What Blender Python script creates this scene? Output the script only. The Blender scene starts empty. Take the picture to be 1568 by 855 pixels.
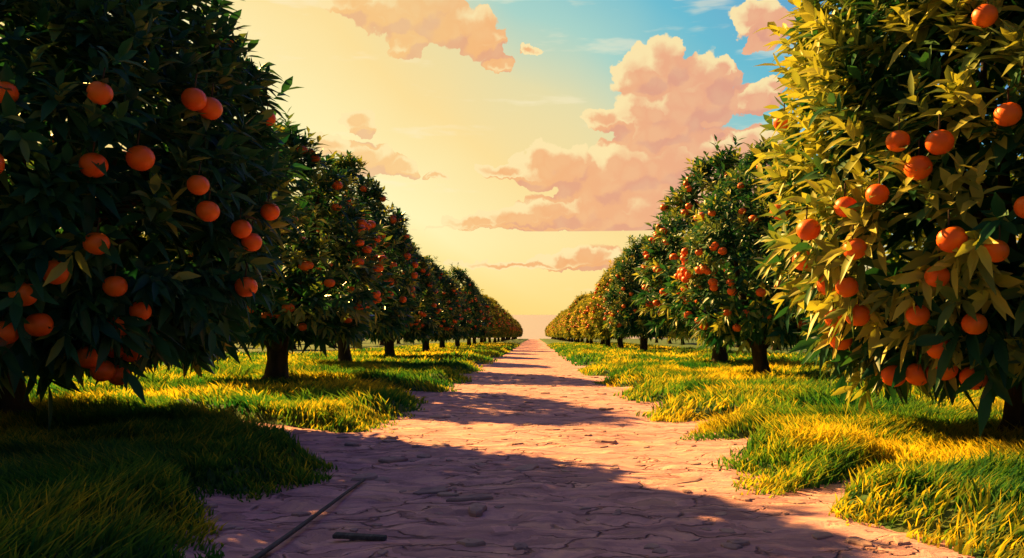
import bpy, math, numpy as np
from mathutils import Vector
rng = np.random.default_rng(7)
SLOPE = 0.0275
COAST = 425.0
SEA_Z = -13.2
SUN_AZ = math.radians(-44); SUN_EL = math.radians(31)
scene = bpy.context.scene

# ------------------------------------------------------------ helpers
def vnoise(x, y, seed=0):
    x = np.asarray(x, float); y = np.asarray(y, float)
    xi = np.floor(x).astype(np.int64); yi = np.floor(y).astype(np.int64)
    xf = x-xi; yf = y-yi
    def h(a, b):
        n = (a*374761393 + b*668265263 + seed*1442695041) & 0xffffffff
        n = ((n ^ (n >> 13))*1274126177) & 0xffffffff
        n = n ^ (n >> 16)
        return (n & 0xffff)/65535.0
    u = xf*xf*(3-2*xf); v = yf*yf*(3-2*yf)
    return (h(xi,yi)*(1-u)+h(xi+1,yi)*u)*(1-v)+(h(xi,yi+1)*(1-u)+h(xi+1,yi+1)*u)*v
def fbm(x, y, seed=0, o=3):
    s = 0; a = .5; t = 0
    for i in range(o):
        s = s+a*vnoise(x*2**i, y*2**i, seed+i*17); t += a; a *= .5
    return s/t
def sstep(a, b, x):
    t = np.clip((x-a)/(b-a), 0, 1); return t*t*(3-2*t)

def build(name, V, F, mats, mi=None, tint=None, smooth=True, link=True):
    V = np.ascontiguousarray(V, dtype=np.float32); F = np.ascontiguousarray(F, dtype=np.int32)
    me = bpy.data.meshes.new(name)
    me.vertices.add(len(V)); me.vertices.foreach_set('co', V.ravel())
    k = F.shape[1]
    me.loops.add(F.size); me.loops.foreach_set('vertex_index', F.ravel())
    me.polygons.add(len(F)); me.polygons.foreach_set('loop_start', np.arange(0, F.size, k, dtype=np.int32))
    for m in mats: me.materials.append(m)
    if mi is not None: me.polygons.foreach_set('material_index', np.ascontiguousarray(mi, dtype=np.int32))
    me.polygons.foreach_set('use_smooth', np.full(len(F), smooth, dtype=bool))
    if tint is not None:
        a = me.attributes.new('tint', 'FLOAT', 'POINT'); a.data.foreach_set('value', np.ascontiguousarray(tint, dtype=np.float32))
    me.update(calc_edges=True)
    if not link: return me
    ob = bpy.data.objects.new(name, me); scene.collection.objects.link(ob)
    return ob

def nrm(a): return a/np.maximum(np.linalg.norm(a, axis=-1, keepdims=True), 1e-9)

class Acc:
    def __init__(s): s.V=[]; s.F=[]; s.M=[]; s.T=[]; s.n=0
    def add(s, V, F, m, t):
        V=np.asarray(V,float).reshape(-1,3); F=np.asarray(F).reshape(-1,4)
        s.V.append(V); s.F.append(F+s.n); s.M.append(np.full(len(F), m)); 
        s.T.append(np.broadcast_to(np.asarray(t,float), (len(V),)).copy()); s.n += len(V)
    def out(s): return np.concatenate(s.V), np.concatenate(s.F), np.concatenate(s.M), np.concatenate(s.T)

def tube(acc, pts, rad, m=0, ns=9, rough=0.0):
    pts = np.array(pts, float); n=len(pts)
    d = nrm(np.gradient(pts, axis=0))
    ref = np.array([0.,1.,0.]) if abs(d[0][2])>.6 else np.array([0,0,1.])
    a = nrm(np.cross(d, ref)); b = np.cross(d, a)
    th = np.linspace(0, 2*np.pi, ns, endpoint=False)
    R = np.array(rad)[:,None]*(1+rough*np.sin(3*th+1)[None]*1.0+rough*.6*np.sin(5*th+np.arange(n)[:,None]*.4))
    V = pts[:,None]+a[:,None]*(np.cos(th)[None]*R)[...,None]+b[:,None]*(np.sin(th)[None]*R)[...,None]
    i = np.arange(n-1)[:,None]*ns; j=np.arange(ns)[None]; j2=(j+1)%ns
    F = np.stack([i+j, i+j2, i+ns+j2, i+ns+j], -1)
    acc.add(V, F, m, 0)

# ------------------------------------------------------------ materials
def newmat(name):
    m = bpy.data.materials.new(name); m.use_nodes=True; nt=m.node_tree; nt.nodes.clear()
    o = nt.nodes.new('ShaderNodeOutputMaterial'); return m, nt, o
def N(nt, t, **k):
    n = nt.nodes.new(t)
    for a,b in k.items(): setattr(n,a,b)
    return n
def ramp(nt, fac, stops, interp='LINEAR'):
    r = nt.nodes.new('ShaderNodeValToRGB'); r.color_ramp.interpolation=interp
    e = r.color_ramp.elements
    while len(e)<len(stops): e.new(.5)
    for i,(p,c) in enumerate(stops): e[i].position=p; e[i].color=(*c,1)
    nt.links.new(fac, r.inputs[0]); return r.outputs[0]

def leafmat(name, c0, c1, c2, trans, tcol, gloss=.0, rough=.4):
    m,nt,o = newmat(name); L=nt.links.new
    at = N(nt,'ShaderNodeAttribute', attribute_name='tint')
    col = ramp(nt, at.outputs['Fac'], [(0,c0),(.5,c1),(1,c2)])
    p = N(nt,'ShaderNodeBsdfDiffuse'); L(col,p.inputs[0])
    t = N(nt,'ShaderNodeBsdfTranslucent')
    mx = N(nt,'ShaderNodeMix', data_type='RGBA', blend_type='MULTIPLY'); mx.inputs[0].default_value=1
    L(col,mx.inputs[6]); mx.inputs[7].default_value=(*tcol,1); L(mx.outputs[2], t.inputs[0])
    s = N(nt,'ShaderNodeMixShader'); s.inputs[0].default_value=trans
    L(p.outputs[0],s.inputs[1]); L(t.outputs[0],s.inputs[2]); out=s.outputs[0]
    if gloss:
        g=N(nt,'ShaderNodeBsdfGlossy'); g.inputs['Roughness'].default_value=rough; g.inputs[0].default_value=(1,1,1,1)
        fz=N(nt,'ShaderNodeLayerWeight'); fz.inputs[0].default_value=.18
        mm=N(nt,'ShaderNodeMath',operation='MULTIPLY_ADD'); L(fz.outputs['Fresnel'],mm.inputs[0]); mm.inputs[1].default_value=.25; mm.inputs[2].default_value=gloss
        s2=N(nt,'ShaderNodeMixShader'); L(mm.outputs[0],s2.inputs[0]); L(out,s2.inputs[1]); L(g.outputs[0],s2.inputs[2]); out=s2.outputs[0]
    L(out,o.inputs[0])
    return m
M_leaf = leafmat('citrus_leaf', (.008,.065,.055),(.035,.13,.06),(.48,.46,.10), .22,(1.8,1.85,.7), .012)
M_leaf_haze = leafmat('citrus_leaf_painted_haze', (.05,.10,.05),(.15,.19,.055),(.42,.38,.09), .35,(2.3,1.9,.8))  # aerial haze painted into the leaf colour: lighter and yellower for far trees
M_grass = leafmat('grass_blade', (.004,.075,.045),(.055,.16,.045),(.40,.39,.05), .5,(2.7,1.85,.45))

def simple(name, stops, scale, rough=.8, bump=.3, bscale=None, spec=.3, detail=6, dist=.02, stretch=(1,1,1)):
    m,nt,o=newmat(name); L=nt.links.new
    tc=N(nt,'ShaderNodeTexCoord'); mp=N(nt,'ShaderNodeMapping'); mp.inputs['Scale'].default_value=stretch
    L(tc.outputs['Object'],mp.inputs[0])
    n=N(nt,'ShaderNodeTexNoise'); n.inputs['Scale'].default_value=scale; n.inputs['Detail'].default_value=detail
    L(mp.outputs[0],n.inputs['Vector'])
    c=ramp(nt,n.outputs['Fac'],stops)
    p=N(nt,'ShaderNodeBsdfPrincipled'); L(c,p.inputs['Base Color']); p.inputs['Roughness'].default_value=rough
    p.inputs['Specular IOR Level'].default_value=spec
    n2=N(nt,'ShaderNodeTexNoise'); n2.inputs['Scale'].default_value=bscale or scale*3; n2.inputs['Detail'].default_value=6
    L(mp.outputs[0],n2.inputs['Vector'])
    b=N(nt,'ShaderNodeBump'); b.inputs['Strength'].default_value=bump; b.inputs['Distance'].default_value=dist
    L(n2.outputs['Fac'],b.inputs['Height']); L(b.outputs[0],p.inputs['Normal']); L(p.outputs[0],o.inputs[0])
    return m
M_bark = simple('bark', [(.3,(.025,.017,.015)),(.7,(.085,.055,.04))], 5, .9, .9, 9, dist=.06, stretch=(1,1,.25))
M_orange = simple('orange_peel', [(.3,(.84,.105,.007)),(.7,(.95,.18,.013))], 1.3, .42, .25, 45, spec=.4, dist=.01)
M_calyx = simple('calyx', [(.3,(.03,.07,.02)),(.7,(.07,.11,.03))], 20, .8, .2)
M_soil = simple('grassy_soil', [(.3,(.015,.07,.03)),(.55,(.05,.11,.03)),(.75,(.16,.17,.04))], 1.2, .95, .8, 8, dist=.08)
M_stone = simple('stone', [(.3,(.27,.16,.19)),(.7,(.56,.34,.31))], 4, .85, .6, 18)
M_wood = simple('weathered_wood', [(.3,(.05,.045,.05)),(.7,(.13,.11,.11))], 6, .8, .5, 20, stretch=(6,.6,6))

def pathmat():
    m,nt,o=newmat('dirt_path'); L=nt.links.new
    g=N(nt,'ShaderNodeNewGeometry')
    wn=N(nt,'ShaderNodeTexNoise'); wn.inputs['Scale'].default_value=1.7; wn.inputs['Detail'].default_value=5
    L(g.outputs['Position'],wn.inputs['Vector'])
    wm=N(nt,'ShaderNodeMix',data_type='RGBA',blend_type='LINEAR_LIGHT'); wm.inputs[0].default_value=.5
    L(g.outputs['Position'],wm.inputs[6]); L(wn.outputs['Color'],wm.inputs[7])
    mp=N(nt,'ShaderNodeMapping'); mp.inputs['Scale'].default_value=(.7,1.7,.01); L(wm.outputs[2],mp.inputs[0])
    v=N(nt,'ShaderNodeTexVoronoi',feature='DISTANCE_TO_EDGE'); v.inputs['Scale'].default_value=1.9; L(mp.outputs[0],v.inputs['Vector'])
    v2=N(nt,'ShaderNodeTexVoronoi',feature='F1'); v2.inputs['Scale'].default_value=4.2; L(mp.outputs[0],v2.inputs['Vector'])
    crack=N(nt,'ShaderNodeMapRange'); crack.inputs[1].default_value=0; crack.inputs[2].default_value=.04; L(v.outputs['Distance'],crack.inputs[0])
    cn=N(nt,'ShaderNodeTexNoise'); cn.inputs['Scale'].default_value=1.6; cn.inputs['Detail'].default_value=4; L(g.outputs['Position'],cn.inputs['Vector'])
    cmk=N(nt,'ShaderNodeMapRange'); cmk.inputs[1].default_value=.46; cmk.inputs[2].default_value=.55; L(cn.outputs['Fac'],cmk.inputs[0])
    inv=N(nt,'ShaderNodeMath',operation='SUBTRACT'); inv.inputs[0].default_value=1; L(crack.outputs[0],inv.inputs[1])
    cr=N(nt,'ShaderNodeMath',operation='MULTIPLY'); L(inv.outputs[0],cr.inputs[0]); L(cmk.outputs[0],cr.inputs[1])
    n=N(nt,'ShaderNodeTexNoise'); n.inputs['Scale'].default_value=2.2; n.inputs['Detail'].default_value=8; n.inputs['Roughness'].default_value=.65
    L(mp.outputs[0],n.inputs['Vector'])
    c=ramp(nt,n.outputs['Fac'],[(.3,(.33,.17,.23)),(.5,(.62,.32,.35)),(.7,(.88,.48,.40))])
    hs=N(nt,'ShaderNodeHueSaturation'); L(c,hs.inputs['Color'])
    sp=N(nt,'ShaderNodeSeparateColor'); L(v2.outputs['Color'],sp.inputs[0])
    mr=N(nt,'ShaderNodeMapRange'); mr.inputs[3].default_value=.72; mr.inputs[4].default_value=1.12; L(sp.outputs[0],mr.inputs[0]); L(mr.outputs[0],hs.inputs['Value'])
    dk=N(nt,'ShaderNodeMix',data_type='RGBA'); L(hs.outputs[0],dk.inputs[6]); dk.inputs[7].default_value=(.14,.07,.085,1)
    cs=N(nt,'ShaderNodeMath',operation='MULTIPLY'); cs.inputs[1].default_value=.8; L(cr.outputs[0],cs.inputs[0]); L(cs.outputs[0],dk.inputs[0])
    p=N(nt,'ShaderNodeBsdfPrincipled'); p.inputs['Roughness'].default_value=.9; p.inputs['Specular IOR Level'].default_value=.15
    L(dk.outputs[2],p.inputs['Base Color'])
    h1=N(nt,'ShaderNodeMath',operation='MULTIPLY_ADD'); L(cr.outputs[0],h1.inputs[0]); h1.inputs[1].default_value=-.8; L(n.outputs['Fac'],h1.inputs[2])
    h2=N(nt,'ShaderNodeMath',operation='MULTIPLY_ADD'); L(sp.outputs[1],h2.inputs[0]); h2.inputs[1].default_value=.28; L(h1.outputs[0],h2.inputs[2])
    b=N(nt,'ShaderNodeBump'); b.inputs['Strength'].default_value=.85; b.inputs['Distance'].default_value=.06; L(h2.outputs[0],b.inputs['Height'])
    L(b.outputs[0],p.inputs['Normal']); L(p.outputs[0],o.inputs[0]); return m
M_path = pathmat()

# ------------------------------------------------------------ terrain
def edge(x, y):
    w = np.abs(x); left = x<0
    q = y-1.05*(w-2.4)
    e = np.where(left,2.6,2.3+.6*sstep(7.4,5.6,y))+(fbm(y*.55, np.where(left,3.,9.), 5)-.5)*.8+(fbm(y*2.2, np.where(left,3.,9.), 8)-.5)*.5+(fbm(x*4, y*4, 15)-.5)*.35
    dep = np.zeros_like(w)
    for qc,d,s in [(11.0,4.8,.85),(20.5,2.8,1.0),(31,2.2,1.2),(42,2.,1.4),(55,1.5,1.6),(6.8,.8,.4)]:
        dep = np.maximum(dep, np.where(left, d*np.exp(-((q-qc)/s)**2), 0))
    for qc,d,s in [(7.3,1.5,.4),(10.9,1.8,.5),(13.6,1.6,.5),(17.5,1.7,.7),(23,1.6,.9),(30,1.6,1.1),(40,1.6,1.4)]:
        dep = np.maximum(dep, np.where(~left, d*np.exp(-((q-qc)/s)**2), 0))
    return e+dep
def grassm(x, y): return np.abs(x)-edge(x,y)
def base_z(y):
    yc = np.minimum(y, COAST)
    return -SLOPE*yc-np.maximum(y-COAST,0)*.35
def ground_z(x, y):
    g = grassm(x,y)
    r = sstep(-.1, .9, g)
    return base_z(y)-.06+.24*r+r*(fbm(x*.6,y*.6,31)-.5)*.34+r*(fbm(x*3,y*3,77,2)-.5)*.05
def path_z(x, y):
    return base_z(y)+.004+(fbm(x*1.1,y*1.1,51)-.5)*.06+(fbm(x*5,y*7,53,2)-.5)*.022

def grid(xs, ys, zf):
    X,Y = np.meshgrid(xs, ys); Z = zf(X,Y)
    V = np.stack([X,Y,Z],-1).reshape(-1,3); nx=len(xs); ny=len(ys)
    i=np.arange(ny-1)[:,None]*nx; j=np.arange(nx-1)[None]
    F=np.stack([i+j,i+j+1,i+nx+j+1,i+nx+j],-1).reshape(-1,4)
    return V,F
fine = np.arange(-12,12.01,.09)
outer = 12+np.geomspace(.2,1500,50)
xs = np.concatenate([-outer[::-1], fine, outer])
ysn = [3.0]
while ysn[-1]<COAST: ysn.append(ysn[-1]+max(.08, ysn[-1]*.011))
ys = np.concatenate([np.linspace(-120,2.5,50), ysn, COAST+np.array([5,12,25,60])])
V,F = grid(xs, ys, ground_z); build('ground', V, F, [M_soil])
pxs = np.arange(-8.5,8.51,.07)
ys2 = np.concatenate([np.linspace(-60,2.5,60), ysn])
V,F = grid(pxs, ys2, path_z); build('dirt_path', V, F, [M_path])

# sea
m,nt,o=newmat('sea_water'); p=N(nt,'ShaderNodeBsdfPrincipled'); p.inputs['Base Color'].default_value=(.34,.29,.33,1); p.inputs['Roughness'].default_value=.3
tc=N(nt,'ShaderNodeNewGeometry'); wv=N(nt,'ShaderNodeTexNoise'); wv.inputs['Scale'].default_value=.02; wv.inputs['Detail'].default_value=5
nt.links.new(tc.outputs['Position'],wv.inputs['Vector']); b=N(nt,'ShaderNodeBump'); b.inputs['Strength'].default_value=.3; b.inputs['Distance'].default_value=1.5
nt.links.new(wv.outputs['Fac'],b.inputs['Height']); nt.links.new(b.outputs[0],p.inputs['Normal']); nt.links.new(p.outputs[0],o.inputs[0])
V,F = grid(np.linspace(-30000,30000,31), np.concatenate([[COAST-5],np.geomspace(500,40000,20)]), lambda X,Y: X*0+SEA_Z)
build('sea', V, F, [m])

# ------------------------------------------------------------ trees
def leaves(acc, O, A, U, L, W, tint, st, mat=1):
    S = nrm(np.cross(A,U)); Nn = np.cross(S,A)
    if st==5: s=np.array([0,.28,.6,1.]); w=np.array([.1,.88,.92,.05])
    else: s=np.array([0,.45,1.]); w=np.array([.12,1.,.05])
    k=len(s); n=len(O)
    droop = rng.uniform(.05,.38,n)
    C = O[:,None]+A[:,None]*(L[:,None]*s)[...,None]
    C[...,2] -= droop[:,None]*L[:,None]*s**2
    hw = (W[:,None]*w)/2
    Lf = C-S[:,None]*hw[...,None]+Nn[:,None]*(hw*.4)[...,None]
    Rt = C+S[:,None]*hw[...,None]+Nn[:,None]*(hw*.4)[...,None]
    V = np.stack([Lf,C,Rt],2)
    b = (np.arange(n)*k*3)[:,None,None]; i=(np.arange(k-1)*3)[None,:,None]; j=np.arange(2)[None,None]
    F = np.stack([b+i+j,b+i+j+1,b+i+3+j+1,b+i+3+j],-1)
    acc.add(V,F,mat,np.repeat(tint,k*3))

def orange(acc, c, r, hi=True):
    nu,nv=(16,11) if hi else (9,7)
    th=np.linspace(0,2*np.pi,nu,endpoint=False); ph=np.linspace(.06,np.pi-.04,nv)
    rr = r*np.sin(ph); zz = r*.95*np.cos(ph)-r*.13*np.exp(-(ph/.28)**2)+r*.05*np.exp(-((np.pi-ph)/.2)**2)
    tl = rng.uniform(-.35,.35,2)
    V=np.stack([rr[:,None]*np.cos(th), rr[:,None]*np.sin(th), np.repeat(zz[:,None],nu,1)],-1)
    ca,sa=math.cos(tl[0]),math.sin(tl[0]); X=V[...,0].copy(); V[...,0]=X*ca+V[...,2]*sa; V[...,2]=-X*sa+V[...,2]*ca
    i=np.arange(nv-1)[:,None]*nu; j=np.arange(nu)[None]; j2=(j+1)%nu
    acc.add(V+c, np.stack([i+j,i+nu+j,i+nu+j2,i+j2],-1), 2, 0)
    if hi:
        top=np.array([sa*.84*r,0,ca*.84*r]); 
        for a in np.linspace(0,2*np.pi,5,endpoint=False):
            d=np.array([math.cos(a),math.sin(a),0]); q=np.array([-d[1],d[0],0])
            acc.add(np.array([top+c, top+c+d*.13*r+q*.1*r+[0,0,.03*r], top+c+d*.3*r+[0,0,.07*r], top+c+d*.13*r-q*.1*r+[0,0,.03*r]]),[[0,1,2,3]],3,0)
        tube(acc,[top+c-[0,0,.02],top+c+[.01,0,r*.5],top+c+[.02,.02,r*1.3]],[.07*r]*3,0,5)

def prof(t, pt=False):
    t=np.clip(t,0,1)
    lo = np.sqrt(np.clip(1-((.33-t)/.44)**2,0,1))
    if pt: hi = np.clip(1-((t-.33)/.67)**1.7,0,1)**.82
    else: hi = np.clip(1-((t-.33)/.67)**2.0,0,1)**.75
    return np.where(t<.33, lo, hi)

def make_tree(name, R, H, zb, nshoot, hi, fruits=None, nfruit=80, seed=1, face=None, nleaf=10, fr=.165, ybright=0.0, ls_=1.0, out=.40):
    global rng
    rng = np.random.default_rng(seed)
    pt = not hi
    acc=Acc()
    fork = zb*.7 if not hi else zb+.1
    bx,by=rng.uniform(-.12,.12,2)
    tr=.28*(R/3.4) if hi else .30
    tube(acc,[(0,0,-.4),(0,0,.0),(bx*.3,by*.3,.25),(bx,by,fork*.6),(bx*1.3,by*1.3,fork),(bx*1.5,by*1.5,fork+.3)],
         [tr*2.0,tr*1.6,tr*1.1,tr*.92,tr*1.0,tr*.7],0,14 if hi else 9,.08)
    nl=6
    for i in range(nl):
        a=i*2*np.pi/nl+rng.uniform(-.3,.3); o=R*rng.uniform(.45,.75); top=zb+(H-zb)*rng.uniform(.35,.8)
        s=np.linspace(0,1,7)
        P=np.stack([bx+np.cos(a)*o*s**.8+rng.normal(0,.06,7), by+np.sin(a)*o*s**.8+rng.normal(0,.06,7), fork-.15+(top-fork)*s**1.15],-1)
        tube(acc,P,tr*.6*(1-s*.8),0,8,.05)
        for k in range(4):
            m_=rng.integers(2,6); a2=a+rng.uniform(-1.2,1.2); l=R*rng.uniform(.3,.5); ss=np.linspace(0,1,4)
            Q=P[m_]+np.stack([np.cos(a2)*l*ss,np.sin(a2)*l*ss,l*.6*ss**1.3],-1)
            tube(acc,Q,tr*.22*(1-ss*.7),0,5)
    nlobe=34
    la=rng.uniform(0,2*np.pi,nlobe); lt=rng.uniform(0,.95,nlobe); lh=rng.uniform(.25,.6,nlobe)*R/4; ls=rng.uniform(.5,.9,nlobe)*R/4
    def surf(az,t):
        r=R*prof(t,pt); z=zb+(H-zb)*t
        x=r*np.cos(az); y=r*np.sin(az)
        lr=R*prof(lt,pt); lx=lr*np.cos(la); ly=lr*np.sin(la); lz=zb+(H-zb)*lt
        d2=(x[:,None]-lx)**2+(y[:,None]-ly)**2+(z[:,None]-lz)**2
        add=(lh*np.exp(-d2/ls**2)).max(1)-.15*R/4
        add=add+(vnoise(az*R*1.1,z*1.3,seed)-.5)*.3
        return r+add, z
    n=nshoot
    tt=rng.uniform(0,1,n*4); keep=rng.uniform(0,1,n*4)<np.clip(prof(tt,pt)+.1,0,1); tt=tt[keep][:n]; n=len(tt)
    az=rng.uniform(0,2*np.pi,n); rs,z=surf(az,tt)
    inner=rng.uniform(0,1,n)<.25
    fr_=np.where(inner, rng.uniform(.5,.85,n), rng.uniform(.92,1.02,n))
    rs=rs*fr_
    slope=(prof(np.clip(tt+.02,0,1),pt)-prof(np.clip(tt-.02,0,1),pt))*R/(.04*(H-zb))
    Nn=nrm(np.stack([np.cos(az),np.sin(az),-np.clip(slope,-1.6,1.2)],-1))
    P=np.stack([rs*np.cos(az),rs*np.sin(az),z],-1)
    nb=n//8; ra=R*.8*np.sqrt(rng.uniform(0,1,nb)); ab=rng.uniform(0,2*np.pi,nb)
    Pb=np.stack([ra*np.cos(ab),ra*np.sin(ab),zb+rng.uniform(.0,.7,nb)+(1-ra/R)*.8],-1)
    Nb=nrm(np.stack([np.cos(ab)*.5,np.sin(ab)*.5,-np.ones(nb)*.5],-1))
    ntp=max(24,n//60); Pt=np.stack([rng.normal(0,R*.14,ntp),rng.normal(0,R*.14,ntp),H+rng.uniform(-.7,.05,ntp)],-1); Nt=np.tile([0,0,1.],(ntp,1))
    P=np.concatenate([P,Pb,Pt]); Nn=np.concatenate([Nn,Nb,Nt]); inn=np.concatenate([inner,np.ones(nb,bool),np.zeros(ntp,bool)])
    n=len(P)
    upw=np.where(P[:,2]>zb+.2*(H-zb), .6, -.1)
    D=nrm(Nn*.75+rng.normal(0,.3,(n,3))+np.stack([upw*0,upw*0,upw],-1))
    SL=rng.uniform(.3,.6,n)*np.where(rng.uniform(0,1,n)<.14,1.5,1)
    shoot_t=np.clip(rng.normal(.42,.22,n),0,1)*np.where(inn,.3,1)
    k=nleaf; f=(np.arange(k)+.5)/k
    ga=np.arange(k)*2.4
    ref=nrm(np.cross(D,np.array([.3,.2,1.])+rng.normal(0,.2,(n,3)))); ref2=np.cross(D,ref)
    ph=ga[None]+rng.uniform(0,6.28,n)[:,None]
    side=ref[:,None]*np.cos(ph)[...,None]+ref2[:,None]*np.sin(ph)[...,None]
    open_=np.radians(np.clip(80-50*f[None]+rng.normal(0,9,(n,k)),12,100))
    A=nrm(D[:,None]*np.cos(open_)[...,None]+side*np.sin(open_)[...,None])
    O=P[:,None]+D[:,None]*(SL[:,None]*f[None])[...,None]
    U=nrm(D[:,None]*np.ones((1,k,1))-A*(A*D[:,None]).sum(-1,keepdims=True)+np.array([0,0,.5]))
    Ln=ls_*rng.uniform(.40,.62,(n,k))*(1-.25*f[None])*np.where(inn,1.35,1)[:,None]; Wn=Ln*rng.uniform(.29,.36,(n,k))
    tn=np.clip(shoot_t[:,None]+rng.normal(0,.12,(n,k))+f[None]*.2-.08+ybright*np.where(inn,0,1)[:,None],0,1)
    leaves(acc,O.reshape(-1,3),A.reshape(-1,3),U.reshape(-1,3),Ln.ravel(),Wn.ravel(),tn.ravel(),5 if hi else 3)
    if fruits is not None:
        fa=math.atan2(face[1],face[0])
        for A_,z_,s_ in fruits:
            a=fa+s_*math.radians(A_); t=(z_-zb)/(H-zb)
            r_,_=surf(np.array([a]),np.array([max(t,0)])); rr=float(r_[0])+out
            orange(acc,np.array([rr*math.cos(a),rr*math.sin(a),z_]),fr*rng.uniform(.88,1.08),True)
    c=0
    while c<nfruit:
        a=rng.uniform(0,6.283); t=rng.beta(1.5,2.2)
        if fruits is not None and abs((a-fa+math.pi)%(2*math.pi)-math.pi)<1.15: c+=1; continue
        r_,z_=surf(np.array([a]),np.array([t])); rr=float(r_[0])+.30
        orange(acc,np.array([rr*math.cos(a),rr*math.sin(a),float(z_[0])]),fr*rng.uniform(.85,1.1),hi); c+=1
    V,F,Mi,T=acc.out()
    return build(name,V,F,[M_bark,M_leaf,M_orange,M_calyx],Mi,T,True,link=False)

def gz(x,y): return float(ground_z(np.array([float(x)]),np.array([float(y)]))[0])
def place(me,x,y,rot=0,s=1,sz=None,parent=None,name='orange_tree'):
    ob=bpy.data.objects.new(name,me); scene.collection.objects.link(ob)
    ob.location=(x,y,gz(x,y)); ob.rotation_euler=(0,0,rot); ob.scale=(s,s,sz or s)
    if parent: ob.parent=parent
    return ob

fl=[(0,4.08),(11,4.15),(30,4.5),(34,4.45),(12,3.39),(19,3.55),(-2,3.25),(30,3.33),(34,3.02),(54,3.2),(48,2.68),(44,2.85),(14,2.47),(8,2.1),(3,1.83),(19,1.95),(48,2.0),(27,1.62),(0,1.35),(6,1.45),(23,1.4),(26,1.1),(31,1.04),(40,1.2),(18,1.0),(22,.8),(27,.72)]
gl=gz(-8.8,12.5); gr=gz(6.85,11.3)
fl=[(a,z-gl,1) for a,z in fl]
frr=[(7,4.87),(-2,3.9),(3,3.7),(22,3.6),(14,3.5),(18,3.25),(26,3.0),(33,2.9),(0,2.7),(40,2.65),(29,2.35),(12,2.4),(5,2.25),(16,2.0),(50,2.3),(42,1.95),(34,1.9),(36,1.55),(47,1.5),(21,1.55),(10,1.45),(-2,1.85),(52,1.2),(19,1.15),(27,.80),(35,.76),(20,.88),(13,.78)]
frr=[(a,z-gr,-1) for a,z in frr]
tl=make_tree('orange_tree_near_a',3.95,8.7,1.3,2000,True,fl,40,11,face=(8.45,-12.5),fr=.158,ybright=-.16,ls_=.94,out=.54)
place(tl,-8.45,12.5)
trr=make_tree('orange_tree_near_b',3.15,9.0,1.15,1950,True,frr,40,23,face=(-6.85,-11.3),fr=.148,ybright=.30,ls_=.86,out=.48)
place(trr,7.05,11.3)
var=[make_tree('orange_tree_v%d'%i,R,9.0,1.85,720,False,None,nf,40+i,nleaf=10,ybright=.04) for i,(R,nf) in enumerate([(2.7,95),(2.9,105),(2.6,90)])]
place(var[0],-7.9,24,.5,1.05,.84); place(var[1],-8.9,37,1.9,1.02,1.04); place(var[2],-9.2,50,3.0,1.08,.9)
place(var[1],7.9,27,2.2,.92,.85); place(var[0],9.0,38,4.0,1.25,1.1); place(var[2],8.9,64,1.0,1.08,1.0)
r2=np.random.default_rng(5)
far=[]
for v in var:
    f=v.copy(); f.materials[1]=M_leaf_haze; far.append(f)
yy=64
while yy<110:
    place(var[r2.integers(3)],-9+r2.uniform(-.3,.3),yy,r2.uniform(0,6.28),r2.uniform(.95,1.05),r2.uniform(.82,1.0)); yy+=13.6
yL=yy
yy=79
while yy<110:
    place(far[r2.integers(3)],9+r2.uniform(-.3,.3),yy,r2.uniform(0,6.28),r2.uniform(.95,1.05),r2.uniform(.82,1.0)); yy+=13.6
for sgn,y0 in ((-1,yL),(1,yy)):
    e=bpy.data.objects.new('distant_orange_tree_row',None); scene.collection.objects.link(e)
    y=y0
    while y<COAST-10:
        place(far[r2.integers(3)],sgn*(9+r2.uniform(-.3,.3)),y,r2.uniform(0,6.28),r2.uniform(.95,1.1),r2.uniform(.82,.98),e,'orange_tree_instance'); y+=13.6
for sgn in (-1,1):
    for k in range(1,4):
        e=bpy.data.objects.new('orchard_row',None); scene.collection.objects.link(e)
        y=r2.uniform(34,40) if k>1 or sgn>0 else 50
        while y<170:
            place(far[r2.integers(3)],sgn*(9+16*k+r2.uniform(-.4,.4)),y,r2.uniform(0,6.28),r2.uniform(.95,1.1),r2.uniform(.8,.95),e,'orange_tree_instance'); y+=14+r2.uniform(-1,1)*.5+ (y*.02)

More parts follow.
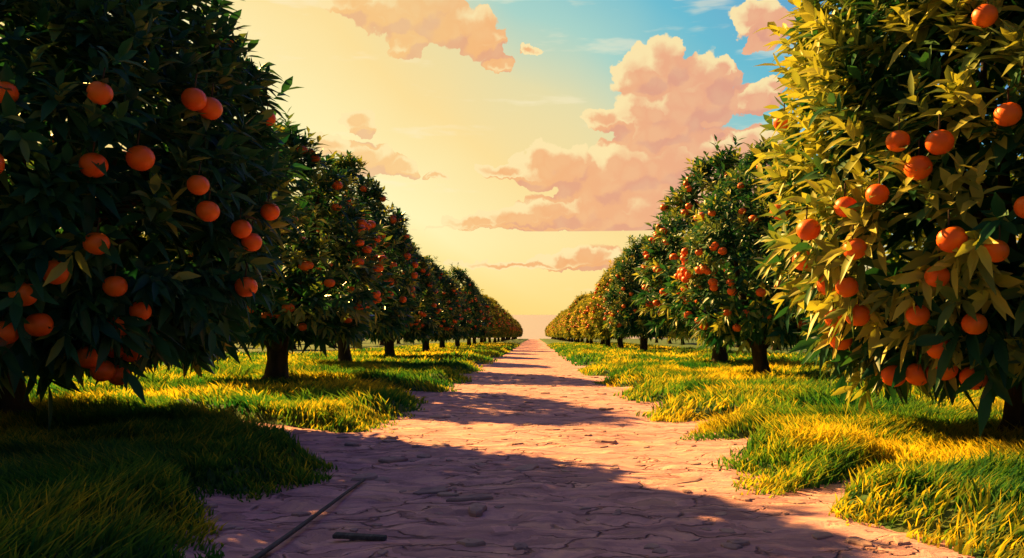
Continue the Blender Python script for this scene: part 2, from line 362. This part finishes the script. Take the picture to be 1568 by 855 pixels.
# ------------------------------------------------------------ grass
rng=np.random.default_rng(99)
def grass(name, n, x0,x1,y0,y1, hmin,hmax, wd, thr=.02, pw=1.0):
    y=y0+(y1-y0)*rng.uniform(0,1,n)**pw; w=rng.uniform(x0,x1,n); x=w*np.where(rng.uniform(0,1,n)<.5,-1,1)
    g=grassm(x,y); k=(g>thr+(rng.uniform(0,1,n)-.75)*.35)&(fbm(x*2.5,y*2.5,12,2)+g*.6>.42); x=x[k];y=y[k];g=g[k];n=len(x)
    z=np.maximum(ground_z(x,y),path_z(x,y)-.01)-.01
    tuft=fbm(x*1.3,y*1.3,61,3)
    h=rng.uniform(hmin,hmax,n)*(.25+1.6*tuft)*np.clip(.55+g*.8,.45,1)
    a=rng.uniform(0,6.283,n); lean=rng.uniform(.1,.75,n)*h
    wa=fbm(x*.7,y*.7,91)*9
    lx=np.cos(a)*lean+np.cos(wa)*h*.45; ly=np.sin(a)*lean+np.sin(wa)*h*.45
    b=rng.uniform(0,6.283,n); sx=np.cos(b)*wd/2*rng.uniform(.7,1.3,n); sy=np.sin(b)*wd/2
    P=np.zeros((n,6,3))
    for i,(s,ww) in enumerate([(0,1),(.55,.8),(1,.06)]):
        for j,sg in enumerate((-1,1)):
            P[:,i*2+j,0]=x+lx*s**1.8+sg*sx*ww; P[:,i*2+j,1]=y+ly*s**1.8+sg*sy*ww; P[:,i*2+j,2]=z+h*s*(1-.15*s)
    bb=(np.arange(n)*6)[:,None]
    F=np.concatenate([bb+np.array([[0,1,3,2]]),bb+np.array([[2,3,5,4]])],1).reshape(-1,4)
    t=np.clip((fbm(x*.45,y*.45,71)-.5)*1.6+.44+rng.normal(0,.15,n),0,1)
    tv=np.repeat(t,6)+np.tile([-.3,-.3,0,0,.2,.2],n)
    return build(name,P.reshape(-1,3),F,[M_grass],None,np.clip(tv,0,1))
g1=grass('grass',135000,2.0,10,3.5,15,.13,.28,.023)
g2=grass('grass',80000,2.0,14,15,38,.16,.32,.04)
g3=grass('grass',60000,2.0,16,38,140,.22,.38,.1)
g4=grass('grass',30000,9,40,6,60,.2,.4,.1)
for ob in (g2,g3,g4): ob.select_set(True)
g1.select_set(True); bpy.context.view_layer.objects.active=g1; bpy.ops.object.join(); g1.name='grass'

# ------------------------------------------------------------ path debris
def stone_mesh(acc, cx, cy, rx, ry, h, rot=0, seed=0):
    r=np.random.default_rng(seed); k=10; th=np.linspace(0,2*np.pi,k,endpoint=False)
    q=1+r.uniform(-.28,.28,k)
    z0=float(path_z(np.array([cx]),np.array([cy]))[0])
    rings=[(1.0,-.03),(1.02,h*.5),(.9,h*.92),(.5,h*1.03),(.02,h*1.05)]
    V=[]
    for s,z in rings:
        X=rx*q*s*np.cos(th); Y=ry*q*s*np.sin(th)
        V.append(np.stack([cx+X*math.cos(rot)-Y*math.sin(rot),cy+X*math.sin(rot)+Y*math.cos(rot),z0+z+r.normal(0,h*.05,k)],-1))
    i=np.arange(4)[:,None]*k; j=np.arange(k)[None]; j2=(j+1)%k
    acc.add(np.array(V),np.stack([i+j,i+j2,i+k+j2,i+k+j],-1),0,0)
acc=Acc(); r=np.random.default_rng(3)
for i in range(700):
    y=3.5+30*r.uniform()**1.6; x=r.uniform(-3.4,3.4)
    if grassm(np.array([x]),np.array([y]))[0]>.1: continue
    s=min(r.lognormal(-3.1,.6),.17)
    stone_mesh(acc,x,y,s,s*r.uniform(.5,.9),s*r.uniform(.1,.3),r.uniform(0,3),i)
V,F,Mi,T=acc.out(); build('path_stones',V,F,[M_stone],Mi,None,False)
for i,(x,y,rx,ry,h) in enumerate([(-.49,6.0,.1,.07,.03),(1.56,6.0,.08,.06,.035),(-.62,7.7,.2,.1,.03),(-1.05,8.1,.2,.1,.022),(1.6,8.6,.3,.12,.016),(-.1,9.4,.22,.12,.02)]):
    acc=Acc(); stone_mesh(acc,x,y,rx,ry,h,.2*i,50+i); V,F,Mi,T=acc.out(); build('flat_stone',V,F,[M_stone],None,None,False)
acc=Acc(); py_=np.linspace(4.6,8.5,12); px_=np.interp(py_,[4.6,8.5],[-2.0,-1.83])+np.sin(py_*1.3)*.012
tube(acc,np.stack([px_,py_,-SLOPE*py_+.045],-1),np.linspace(.022,.014,12),0,8,.05)
V,F,Mi,T=acc.out(); build('wooden_pole',V,F,[M_wood])
bpy.ops.mesh.primitive_cube_add(size=1,location=(-1.36,6.12,-SLOPE*6.12+.035),rotation=(.02,.03,-.08))
pl=bpy.context.object; pl.name='wooden_plank'; pl.scale=(.42,.085,.035)
bpy.ops.object.transform_apply(location=False,rotation=False,scale=True)
bm=pl.modifiers.new('b','BEVEL'); bm.width=.01; bm.segments=2; pl.data.materials.append(M_wood)
for v in pl.data.vertices: 
    if v.co.x>0: v.co.y*=.7

# ------------------------------------------------------------ world
w=bpy.data.worlds.new('World'); scene.world=w; w.use_nodes=True; nt=w.node_tree; nt.nodes.clear(); L=nt.links.new
w.cycles.sampling_method='NONE'
def azel(px,py):
    az=math.atan((px-818)/1200); return az, math.atan((482-py)/1200*math.cos(az))
def lin(c): return tuple(((v/255)/12.92 if v/255<=.04045 else ((v/255+.055)/1.055)**2.4) for v in c)
def MT(op,a,b=None,c=None,nt=nt,clamp=False):
    n=nt.nodes.new('ShaderNodeMath'); n.operation=op; n.use_clamp=clamp
    for i,v in enumerate((a,b,c)):
        if v is None: continue
        if isinstance(v,(int,float)): n.inputs[i].default_value=v
        else: nt.links.new(v,n.inputs[i])
    return n.outputs[0]
def VM(op,a,b=None,c=None,nt=nt):
    n=nt.nodes.new('ShaderNodeVectorMath'); n.operation=op
    for i,v in enumerate((a,b,c)):
        if v is None: continue
        if isinstance(v,tuple): n.inputs[i].default_value=v
        else: nt.links.new(v,n.inputs[i])
    return n.outputs['Value'] if op in('LENGTH','DOT_PRODUCT') else n.outputs[0]
def MR(x,a,b,c=0,d=1,smooth=True):
    n=nt.nodes.new('ShaderNodeMapRange'); n.interpolation_type='SMOOTHSTEP' if smooth else 'LINEAR'
    L(x,n.inputs[0]); 
    for i,v in enumerate((a,b,c,d)): n.inputs[i+1].default_value=v
    return n.outputs[0]
def MIX(f,a,b,bt='MIX'):
    n=nt.nodes.new('ShaderNodeMix'); n.data_type='RGBA'; n.blend_type=bt
    for i,v in ((0,f),(6,a),(7,b)):
        if isinstance(v,(int,float)): n.inputs[i].default_value=v
        elif isinstance(v,tuple): n.inputs[i].default_value=(*v,1)
        else: L(v,n.inputs[i])
    return n.outputs[2]
blobs=[(540,5,45,18),(590,20,48,26),(640,12,60,38),(622,62,34,20),(690,40,58,28),(740,62,34,20),(765,98,22,10),(812,78,14,6),
(545,190,28,15),(505,222,38,14),(560,243,44,22),(612,258,28,14),(668,272,16,5),
(978,112,34,32),(1018,98,38,32),(1075,122,42,34),(1050,158,60,40),(988,176,48,30),(932,184,32,18),(1000,200,60,22),(1108,108,18,18),(1150,152,44,22),(1186,132,16,16),(1090,190,18,8),
(775,266,44,10),(835,250,40,28),(876,258,34,30),(850,270,60,20),
(962,258,66,42),(915,285,54,34),(1018,248,60,38),(1090,235,55,34),(1150,225,55,30),(1010,310,90,38),(905,318,62,28),(845,324,56,22),(790,334,54,17),(725,342,50,9),(1120,300,130,60),(950,335,90,24),
(820,350,170,3.2),(905,393,44,16),(870,400,50,11),(925,400,52,12),(790,405,90,5.5),
(1160,22,38,20),(1182,40,32,22),(1150,38,26,18),(1163,62,16,12),(1245,112,30,18)]
grp=bpy.data.node_groups.new('cloud_field','ShaderNodeTree')
grp.interface.new_socket('P',in_out='INPUT',socket_type='NodeSocketVector'); grp.interface.new_socket('D',in_out='OUTPUT',socket_type='NodeSocketFloat')
gi=grp.nodes.new('NodeGroupInput'); go=grp.nodes.new('NodeGroupOutput')
cur=None
for px,py,rx,ry in blobs:
    a,e=azel(px,py); ra=rx/1200*math.cos(a)**2*1.1; re=ry/1200*math.cos(a)*1.1
    m_=VM('MULTIPLY_ADD',gi.outputs[0],(1/ra,1/re,0),(-a/ra,-e/re,0),nt=grp); l=VM('LENGTH',m_,nt=grp)
    cur=l if cur is None else MT('MINIMUM',cur,l,nt=grp)
grp.links.new(cur,go.inputs[0])

tc=N(nt,'ShaderNodeTexCoord'); D=tc.outputs['Generated']; sx=N(nt,'ShaderNodeSeparateXYZ'); L(D,sx.inputs[0])
az=MT('ARCTAN2',sx.outputs[0],sx.outputs[1]); el=MT('ARCSINE',sx.outputs[2])
cb=N(nt,'ShaderNodeCombineXYZ'); L(az,cb.inputs[0]); L(el,cb.inputs[1]); P=cb.outputs[0]
def noise(vec,scale,detail,rough=.5):
    n=nt.nodes.new('ShaderNodeTexNoise'); n.noise_dimensions='2D'; n.inputs['Scale'].default_value=scale; n.inputs['Detail'].default_value=detail; n.inputs['Roughness'].default_value=rough; L(vec,n.inputs['Vector']); return n
n1=noise(P,30,4,.55); o1=VM('MULTIPLY',VM('SUBTRACT',n1.outputs['Color'],(.5,.5,.5)),(.04,.028,0))
P1=VM('ADD',P,o1)
vo=nt.nodes.new('ShaderNodeTexVoronoi'); vo.voronoi_dimensions='2D'; vo.feature='F1'; vo.inputs['Scale'].default_value=42; L(P1,vo.inputs['Vector'])
puff=MT('MULTIPLY_ADD',vo.outputs['Distance'],.42,-.24)
def field(vec):
    g=nt.nodes.new('ShaderNodeGroup'); g.node_tree=grp; L(vec,g.inputs[0]); return g.outputs[0]
d1=MT('ADD',field(P1),puff)
d2=MT('ADD',field(VM('ADD',P1,(-.015,.015,0))),puff)
alpha=MR(d1,1.05,.96)
cut=MT('MAXIMUM',MR(el,azel(900,350)[1],azel(900,346)[1]),MR(el,azel(900,372)[1],azel(900,380)[1]))
thin=MR(MT('ABSOLUTE',MT('SUBTRACT',el,azel(820,350)[1])),.0045,.003)
alpha=MT('MULTIPLY',alpha,MT('MAXIMUM',cut,thin))
lit=MR(MT('SUBTRACT',d2,d1),.05,.36)
lit=MT('MAXIMUM',MT('MULTIPLY',lit,MR(d1,.2,.75)),MT('MULTIPLY',MR(vo.outputs['Distance'],.6,.1),.12))
shade=MR(MT('SUBTRACT',d1,d2),.05,.4)
s=MT('ADD',MT('MULTIPLY',el,1.6),MT('MULTIPLY',az,1.0))
s=MT('ADD',s,MT('MULTIPLY',MT('SUBTRACT',noise(P,3.5,3).outputs['Fac'],.5),.14))
s01=MR(s,-.6,1.6,0,1,False)
def sp(v): return (v+.6)/2.2
skyc=ramp(nt,s01,[(sp(-.5),lin((255,205,105))),(sp(-.1),lin((255,226,132))),(sp(.06),lin((255,243,178))),(sp(.28),lin((253,222,146))),(sp(.45),lin((232,220,164))),(sp(.58),lin((168,211,198))),(sp(.74),lin((106,188,207))),(sp(1.1),lin((92,124,196))),(1,lin((112,90,196)))])
skyc=MIX(MT('MULTIPLY',MR(el,.13,.0),.7),skyc,lin((255,211,106)))
mp=N(nt,'ShaderNodeMapping'); mp.inputs['Rotation'].default_value=(0,0,-.35); mp.inputs['Scale'].default_value=(5,26,1); L(P,mp.inputs[0])
st=MR(noise(mp.outputs[0],1.3,4,.6).outputs['Fac'],.58,.76)
fwd=VM('DOT_PRODUCT',D,(-.2,.98,0.0))
back=MR(fwd,.15,-.5)
clear=MIX(back,skyc,(.15,.36,.60))
dim=MR(fwd,-.2,.75,.2,1.0)
bgA=N(nt,'ShaderNodeBackground'); v_=VM('SCALE',clear); L(dim,v_.node.inputs['Scale']); L(v_,bgA.inputs[0]); bgA.inputs[1].default_value=.97
cs=MIX(MR(az,-.2,.25),lin((249,185,108)),lin((240,170,126)))
cs=MIX(MR(el,.12,.03),cs,lin((243,170,102)))
cs=MIX(MT('MULTIPLY',shade,.5),cs,lin((216,146,126)))
cc=MIX(lit,cs,lin((255,229,165)))
av=MT('MULTIPLY',alpha,MR(az,-.16,-.05,.72,.96))
sk2=MIX(MT('MULTIPLY',st,.4),skyc,lin((255,240,200)))
col=MIX(av,sk2,cc)
bgB=N(nt,'ShaderNodeBackground'); v_=VM('SCALE',col); L(dim,v_.node.inputs['Scale']); L(v_,bgB.inputs[0]); bgB.inputs[1].default_value=.97
win=MT('MULTIPLY',MT('MULTIPLY',MT('GREATER_THAN',az,-.62),MT('LESS_THAN',az,.62)),MT('MULTIPLY',MT('GREATER_THAN',el,.03),MT('LESS_THAN',el,.5)))
ms=N(nt,'ShaderNodeMixShader'); L(win,ms.inputs[0]); L(bgA.outputs[0],ms.inputs[1]); L(bgB.outputs[0],ms.inputs[2])
sky=N(nt,'ShaderNodeTexSky',sky_type='NISHITA'); sky.sun_disc=False; sky.sun_elevation=SUN_EL; sky.sun_rotation=SUN_AZ
bg2=N(nt,'ShaderNodeBackground'); L(sky.outputs[0],bg2.inputs[0]); bg2.inputs[1].default_value=.006
ad=N(nt,'ShaderNodeAddShader'); L(ms.outputs[0],ad.inputs[0]); L(bg2.outputs[0],ad.inputs[1])
wo=N(nt,'ShaderNodeOutputWorld'); L(ad.outputs[0],wo.inputs[0])

# ------------------------------------------------------------ sun
ld=bpy.data.lights.new('sun','SUN'); ld.energy=17; ld.color=(1,.56,.14); ld.angle=math.radians(.6)
so=bpy.data.objects.new('sun',ld); scene.collection.objects.link(so)
sd=Vector((math.sin(SUN_AZ)*math.cos(SUN_EL),math.cos(SUN_AZ)*math.cos(SUN_EL),math.sin(SUN_EL)))
so.rotation_euler=(-sd).to_track_quat('-Z','Y').to_euler(); so.location=(-30,30,30)

# ------------------------------------------------------------ camera
cd=bpy.data.cameras.new('camera'); co=bpy.data.objects.new('camera',cd); scene.collection.objects.link(co)
co.location=(0,0,1.6); co.rotation_euler=(math.radians(90),0,0)
cd.sensor_width=36; cd.lens=1200/1568*36; cd.shift_x=-34/1568; cd.shift_y=54.5/1568
cd.clip_start=.1; cd.clip_end=60000
scene.camera=co
scene.view_settings.view_transform='Standard'; scene.view_settings.look='None'; scene.view_settings.exposure=0
